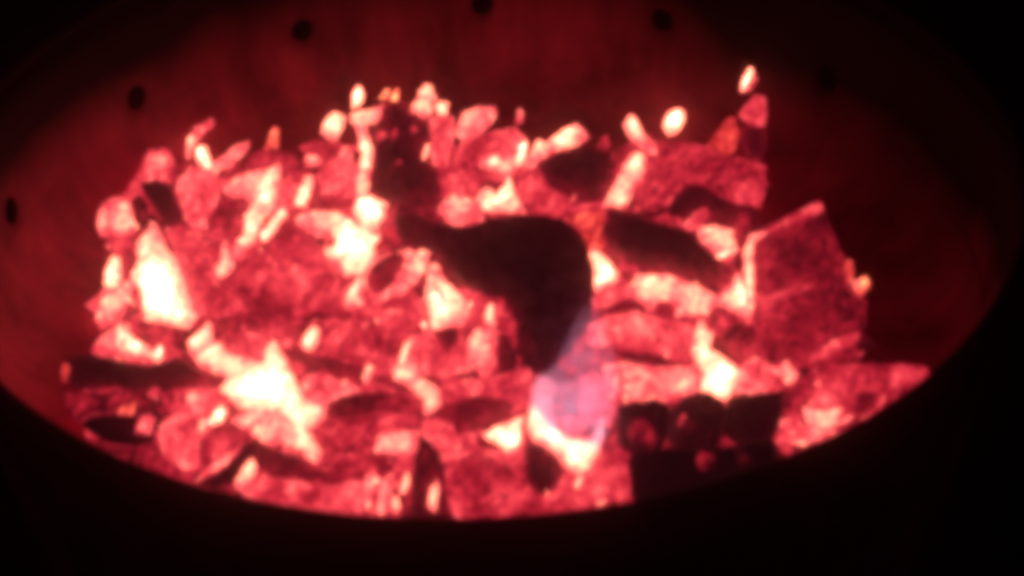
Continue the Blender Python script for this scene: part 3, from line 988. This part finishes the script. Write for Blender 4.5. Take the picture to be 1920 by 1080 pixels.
# ---- front left
ember('pale coal under the lower edge of the white spill', .7,
      [(440, 790), (470, 770), (532, 774), (552, 812), (546, 834), (505, 832), (478, 822)], (490, 810, 10, .76))
ember('cracked red coal at the lower left above the chevron of dark sticks', .44,
      [(372, 850), (385, 820), (420, 806), (470, 815), (455, 850), (425, 870), (385, 880)], (440, 815, 14, .5))
ember('white spill of molten ember, the brightest glow at the lower left', 1.0,
      [(424, 735), (435, 714), (470, 695), (500, 684), (502, 665), (515, 647), (523, 662), (538, 690), (551, 715), (566, 752), (588, 757), (606, 760), (603, 777),
       (580, 800), (588, 825), (601, 842), (588, 874), (570, 853), (545, 832), (550, 812), (532, 778), (500, 771), (455, 766), (440, 746)], amp=.02, thick=.5)
ember('right one of two bright drops left of the white spill', .9, [(391, 796), (402, 770), (415, 759), (426, 775), (418, 797)])
ember('left one of two bright drops left of the white spill', .82, [(369, 811), (376, 782), (390, 786), (386, 816)])
ember('cream splinter along the top of the left dark stick of the chevron', .64,
      [(368, 904), (390, 872), (425, 855), (452, 831), (442, 860), (420, 878)], (405, 870, 12, .7))
ember('red coal on the rim at the front left between the dark sticks', .5,
      [(440, 912), (480, 888), (540, 900), (620, 912), (680, 900), (690, 950), (700, 985), (600, 980), (500, 950)], (650, 940, 20, .56), thick=.45)
ember('red coal above the right dark stick of the chevron', .43,
      [(600, 872), (630, 850), (680, 850), (705, 875), (690, 905), (645, 905)])
log('left stick of the dark chevron at the front left rim', .08,
    [(371, 903), (420, 877), (460, 835), (485, 820), (492, 838), (472, 862), (440, 906), (400, 918)])
log('right stick of the dark chevron at the front left rim, redder', .21,
    [(478, 826), (500, 836), (540, 851), (570, 860), (595, 880), (637, 890), (640, 911), (575, 906), (525, 893), (490, 866)], (500, 850, 18, .14), edge=.07)
ember('cream triangle under the peak of the dark chevron', .84,
      [(439, 907), (460, 872), (472, 859), (481, 875), (476, 893), (460, 900)], (468, 880, 12, .92))
ember('first glowing rib from the left of four on the front rim', .72, [(678, 940), (688, 892), (704, 880), (707, 912), (694, 955)])
ember('second glowing rib from the left of four on the front rim', .74, [(705, 962), (714, 902), (735, 890), (732, 934), (718, 966)])
ember('third glowing rib from the left of four on the front rim', .82, [(734, 968), (739, 933), (750, 929), (749, 970)])
ember('fourth and brightest rib of four on the front rim', .93, [(748, 926), (755, 896), (765, 880), (769, 905), (756, 929)])
log('dark upright stick standing behind the front rim', .18,
    [(770, 985), (776, 870), (790, 816), (822, 850), (838, 890), (842, 985)], (800, 860, 25, .28))
ember('bright splinter in front of the dark upright stick', .88, [(801, 948), (809, 910), (820, 897), (824, 920), (816, 964)])
# ---- row of black lumps, right front
coal('black slab under the row of black lumps at the right front rim', .05,
     [(1172, 856), (1240, 842), (1325, 842), (1400, 832), (1455, 822), (1450, 880), (1400, 930), (1250, 960), (1190, 950)], amp=.01, thick=.5, key='slab')
part('glowing_patch', 'slab', .26, [(1306, 860), (1312, 845), (1338, 852), (1338, 875), (1315, 883)], (1318, 855, 8, .36))
part('glowing_patch', 'slab', .17, [(1373, 836), (1400, 824), (1406, 865), (1385, 878)])
coal('leftmost black lump of the row at the right front, with a dull red face', .09,
     [(1159, 766), (1187, 754), (1217, 749), (1248, 754), (1257, 775), (1252, 806), (1241, 837), (1220, 852), (1174, 849), (1155, 826)], amp=.03, edge=.02, smooth=0, rough=5, key='lump1')
part('glowing_patch', 'lump1', .27, [(1172, 800), (1182, 785), (1208, 782), (1222, 802), (1238, 820), (1222, 842), (1185, 840)], (1196, 796, 10, .38), (1233, 825, 8, .36))
coal('middle black lump of the row at the right front, with pale crumbs', .075,
     [(1256, 771), (1280, 746), (1320, 736), (1351, 746), (1364, 770), (1354, 803), (1346, 842), (1315, 847), (1274, 852), (1252, 822)], amp=.03, edge=.02, smooth=0, rough=5, key='lump2')
part('glowing_patch', 'lump2', .44, [(1269, 793), (1279, 777), (1286, 776), (1284, 790), (1276, 802)], (1279, 784, 6, .56))
part('glowing_patch', 'lump2', .24, [(1284, 800), (1292, 790), (1306, 796), (1300, 808), (1288, 812)])
part('glowing_patch', 'lump2', .26, [(1322, 822), (1330, 806), (1342, 802), (1348, 825), (1336, 836)], (1328, 816, 6, .38))
coal('rightmost black lump of the row at the right front, plain black', .06,
     [(1360, 766), (1370, 744), (1425, 739), (1469, 736), (1467, 772), (1452, 822), (1415, 842), (1374, 827), (1350, 796)], amp=.02, edge=.01, smooth=0, rough=5)

# ------------------------------------------------------------------ crumbs and shards strewn over the coals (uncountable, one mass)
cv, cf, ch = [], [], []
done = tries = 0
while done < 260 and tries < 6000:
    tries += 1
    x, y = random.uniform(180, 1640), random.uniform(290, 950)
    dn = ray(x, y).normalized()
    best = None
    for (bx, t), hh in zip(TREES, HEATS):
        if bx[0] <= x <= bx[2] and bx[1] <= y <= bx[3]:
            hit = t.ray_cast(CP, dn)
            if hit[0] is not None and (best is None or hit[3] < best[0]):
                best = (hit[3], hit[0], hit[1], hh)
    if best is None or (960 < x < 1160 and 560 < y < 890) or best[3] < .34 or best[3] > .8:
        continue
    done += 1
    ln = random.uniform(.0016, .0048)
    ax = Vector((.3 * ln * random.uniform(.6, 1.4), .25 * ln, ln * random.uniform(.8, 1.9)))
    rot = Matrix.Rotation(random.gauss(.45, .5), 3, 'Y') @ Matrix.Rotation(random.uniform(-.5, .5), 3, 'X')
    ht = best[3] + random.choice((-.16, -.12, -.08, .06, .1, .14, .18))
    if random.random() < .04:
        ht = random.uniform(.78, .92)
    b = len(cv)
    for q in ICO_V:
        q = q * random.uniform(.7, 1.25)
        q = rot @ Vector((q.x * ax.x, q.y * ax.y, q.z * ax.z))
        cv.append(best[1] + q)
        ch.append(ht + random.uniform(-.03, .03))
    cf += [tuple(b + i for i in f) for f in ICO_F]
tag(link('ember_crumbs', cv, cf, EMBER, heat=ch), 'tiny glowing crumbs and shards strewn over the coals', 'embers', kind='stuff')

# ------------------------------------------------------------------ heat spreads between touching coals, also painting red light wrap on dark edges
def spread_heat_and_light_wrap(cell=.0035, passes=3):
    objs = [o for o in COL.objects if o.type == 'MESH' and 'ember_heat' in o.data.attributes]
    P, Hh = [], []
    for o in objs:
        n = len(o.data.vertices)
        a = np.empty(n * 3, np.float32); o.data.vertices.foreach_get('co', a)
        h = np.empty(n, np.float32); o.data.attributes['ember_heat'].data.foreach_get('value', h)
        P.append(a.reshape(-1, 3) + np.array(o['at'], np.float32)); Hh.append(h)
    A = np.concatenate(P)
    lo = A.min(0) - .02
    dim = np.ceil((A.max(0) + .02 - lo) / cell).astype(int) + 1
    num = np.zeros(dim, np.float32); den = np.zeros(dim, np.float32)
    idx = tuple(((A - lo) / cell).astype(int).T)
    np.add.at(num, idx, np.concatenate(Hh)); np.add.at(den, idx, 1)
    # one vote per cell, so dense meshes weigh no more than coarse ones
    num = np.where(den > 0, num / np.maximum(den, 1), 0); den = (den > 0).astype(np.float32)
    for _ in range(passes):
        for ax in range(3):
            num = (np.roll(num, 1, ax) + num + np.roll(num, -1, ax)) / 3
            den = (np.roll(den, 1, ax) + den + np.roll(den, -1, ax)) / 3
    for o, p, h in zip(objs, P, Hh):
        i = tuple(((p - lo) / cell).astype(int).T)
        avg = num[i] / np.maximum(den[i], 1e-6)
        d = avg - h
        h2 = h + np.where(d > 0, .5, .22) * d
        o.data.attributes['ember_heat'].data.foreach_set('value', h2.astype(np.float32))


spread_heat_and_light_wrap()

# ------------------------------------------------------------------ the flame
VEIL = flame_material('pink_flame_gas', (1.0, .36, .58), 42.0, -.03, .034, 60)
CORE = flame_material('hot_flame_gas', (1.0, .42, .52), 150.0, -.02, .028, 70)
WISP = flame_material('violet_flame_gas', (.42, .16, .55), 2.4, -.03, .03, 50)
REG['flame'] = fl = bpy.data.objects.new('flame', None)
COL.objects.link(fl)
c = TREES[0][1] and bed_point(1070, 850)
fl.location = c
fl['at'] = tuple(c)
tag(fl, 'pink flame flickering up from the molten white ember under the big dark lump', 'flame')
lump('flame_veil', [(994, 765), (1000, 705), (1040, 688), (1058, 640), (1085, 585), (1118, 550), (1135, 600), (1152, 660), (1162, 720), (1147, 800), (1128, 845), (1100, 850), (1060, 825), (1010, 787)],
     0, parent='flame', mat=VEIL, thick=.7, tilt=.2, smooth=2, register=False, rough=1)
lump('flame_tongue', [(994, 790), (996, 720), (1008, 704), (1040, 706), (1050, 735), (1038, 775), (1050, 810), (1095, 828), (1120, 790), (1128, 760), (1134, 800), (1126, 845), (1090, 852), (1040, 836), (1005, 815)],
     0, parent='flame', mat=CORE, thick=.9, tilt=.2, smooth=2, register=False, rough=1)
lump('flame_wisp', [(1030, 700), (1036, 650), (1056, 590), (1085, 545), (1115, 535), (1125, 600), (1118, 650), (1125, 690), (1090, 720)],
     0, parent='flame', mat=WISP, thick=.8, tilt=.2, smooth=2, register=False, rough=1)

# ------------------------------------------------------------------ haze added to spread the glow like lens bloom
hm, nt, N, L = new_mat('bloom_haze')
ho = N('ShaderNodeOutputMaterial')
pv = N('ShaderNodeVolumePrincipled')
pv.inputs['Color'].default_value = (.98, .78, .92, 1)
pv.inputs['Density'].default_value = 0.13
pv.inputs['Anisotropy'].default_value = 0.975
L(pv.outputs[0], ho.inputs['Volume'])
x, z0, z1 = 3.4, -1.25, CP.z + .12
hv = [(sx * x, sy * x, z) for z in (z0, z1) for sx, sy in ((-1, -1), (1, -1), (1, 1), (-1, 1))]
hz = link('added_haze', hv, [(3, 2, 1, 0), (4, 5, 6, 7), (0, 1, 5, 4), (1, 2, 6, 5), (2, 3, 7, 6), (3, 0, 4, 7)], hm, smooth=False)
tag(hz, 'added haze that gives the glowing fire a lens-like bloom', kind='stuff')
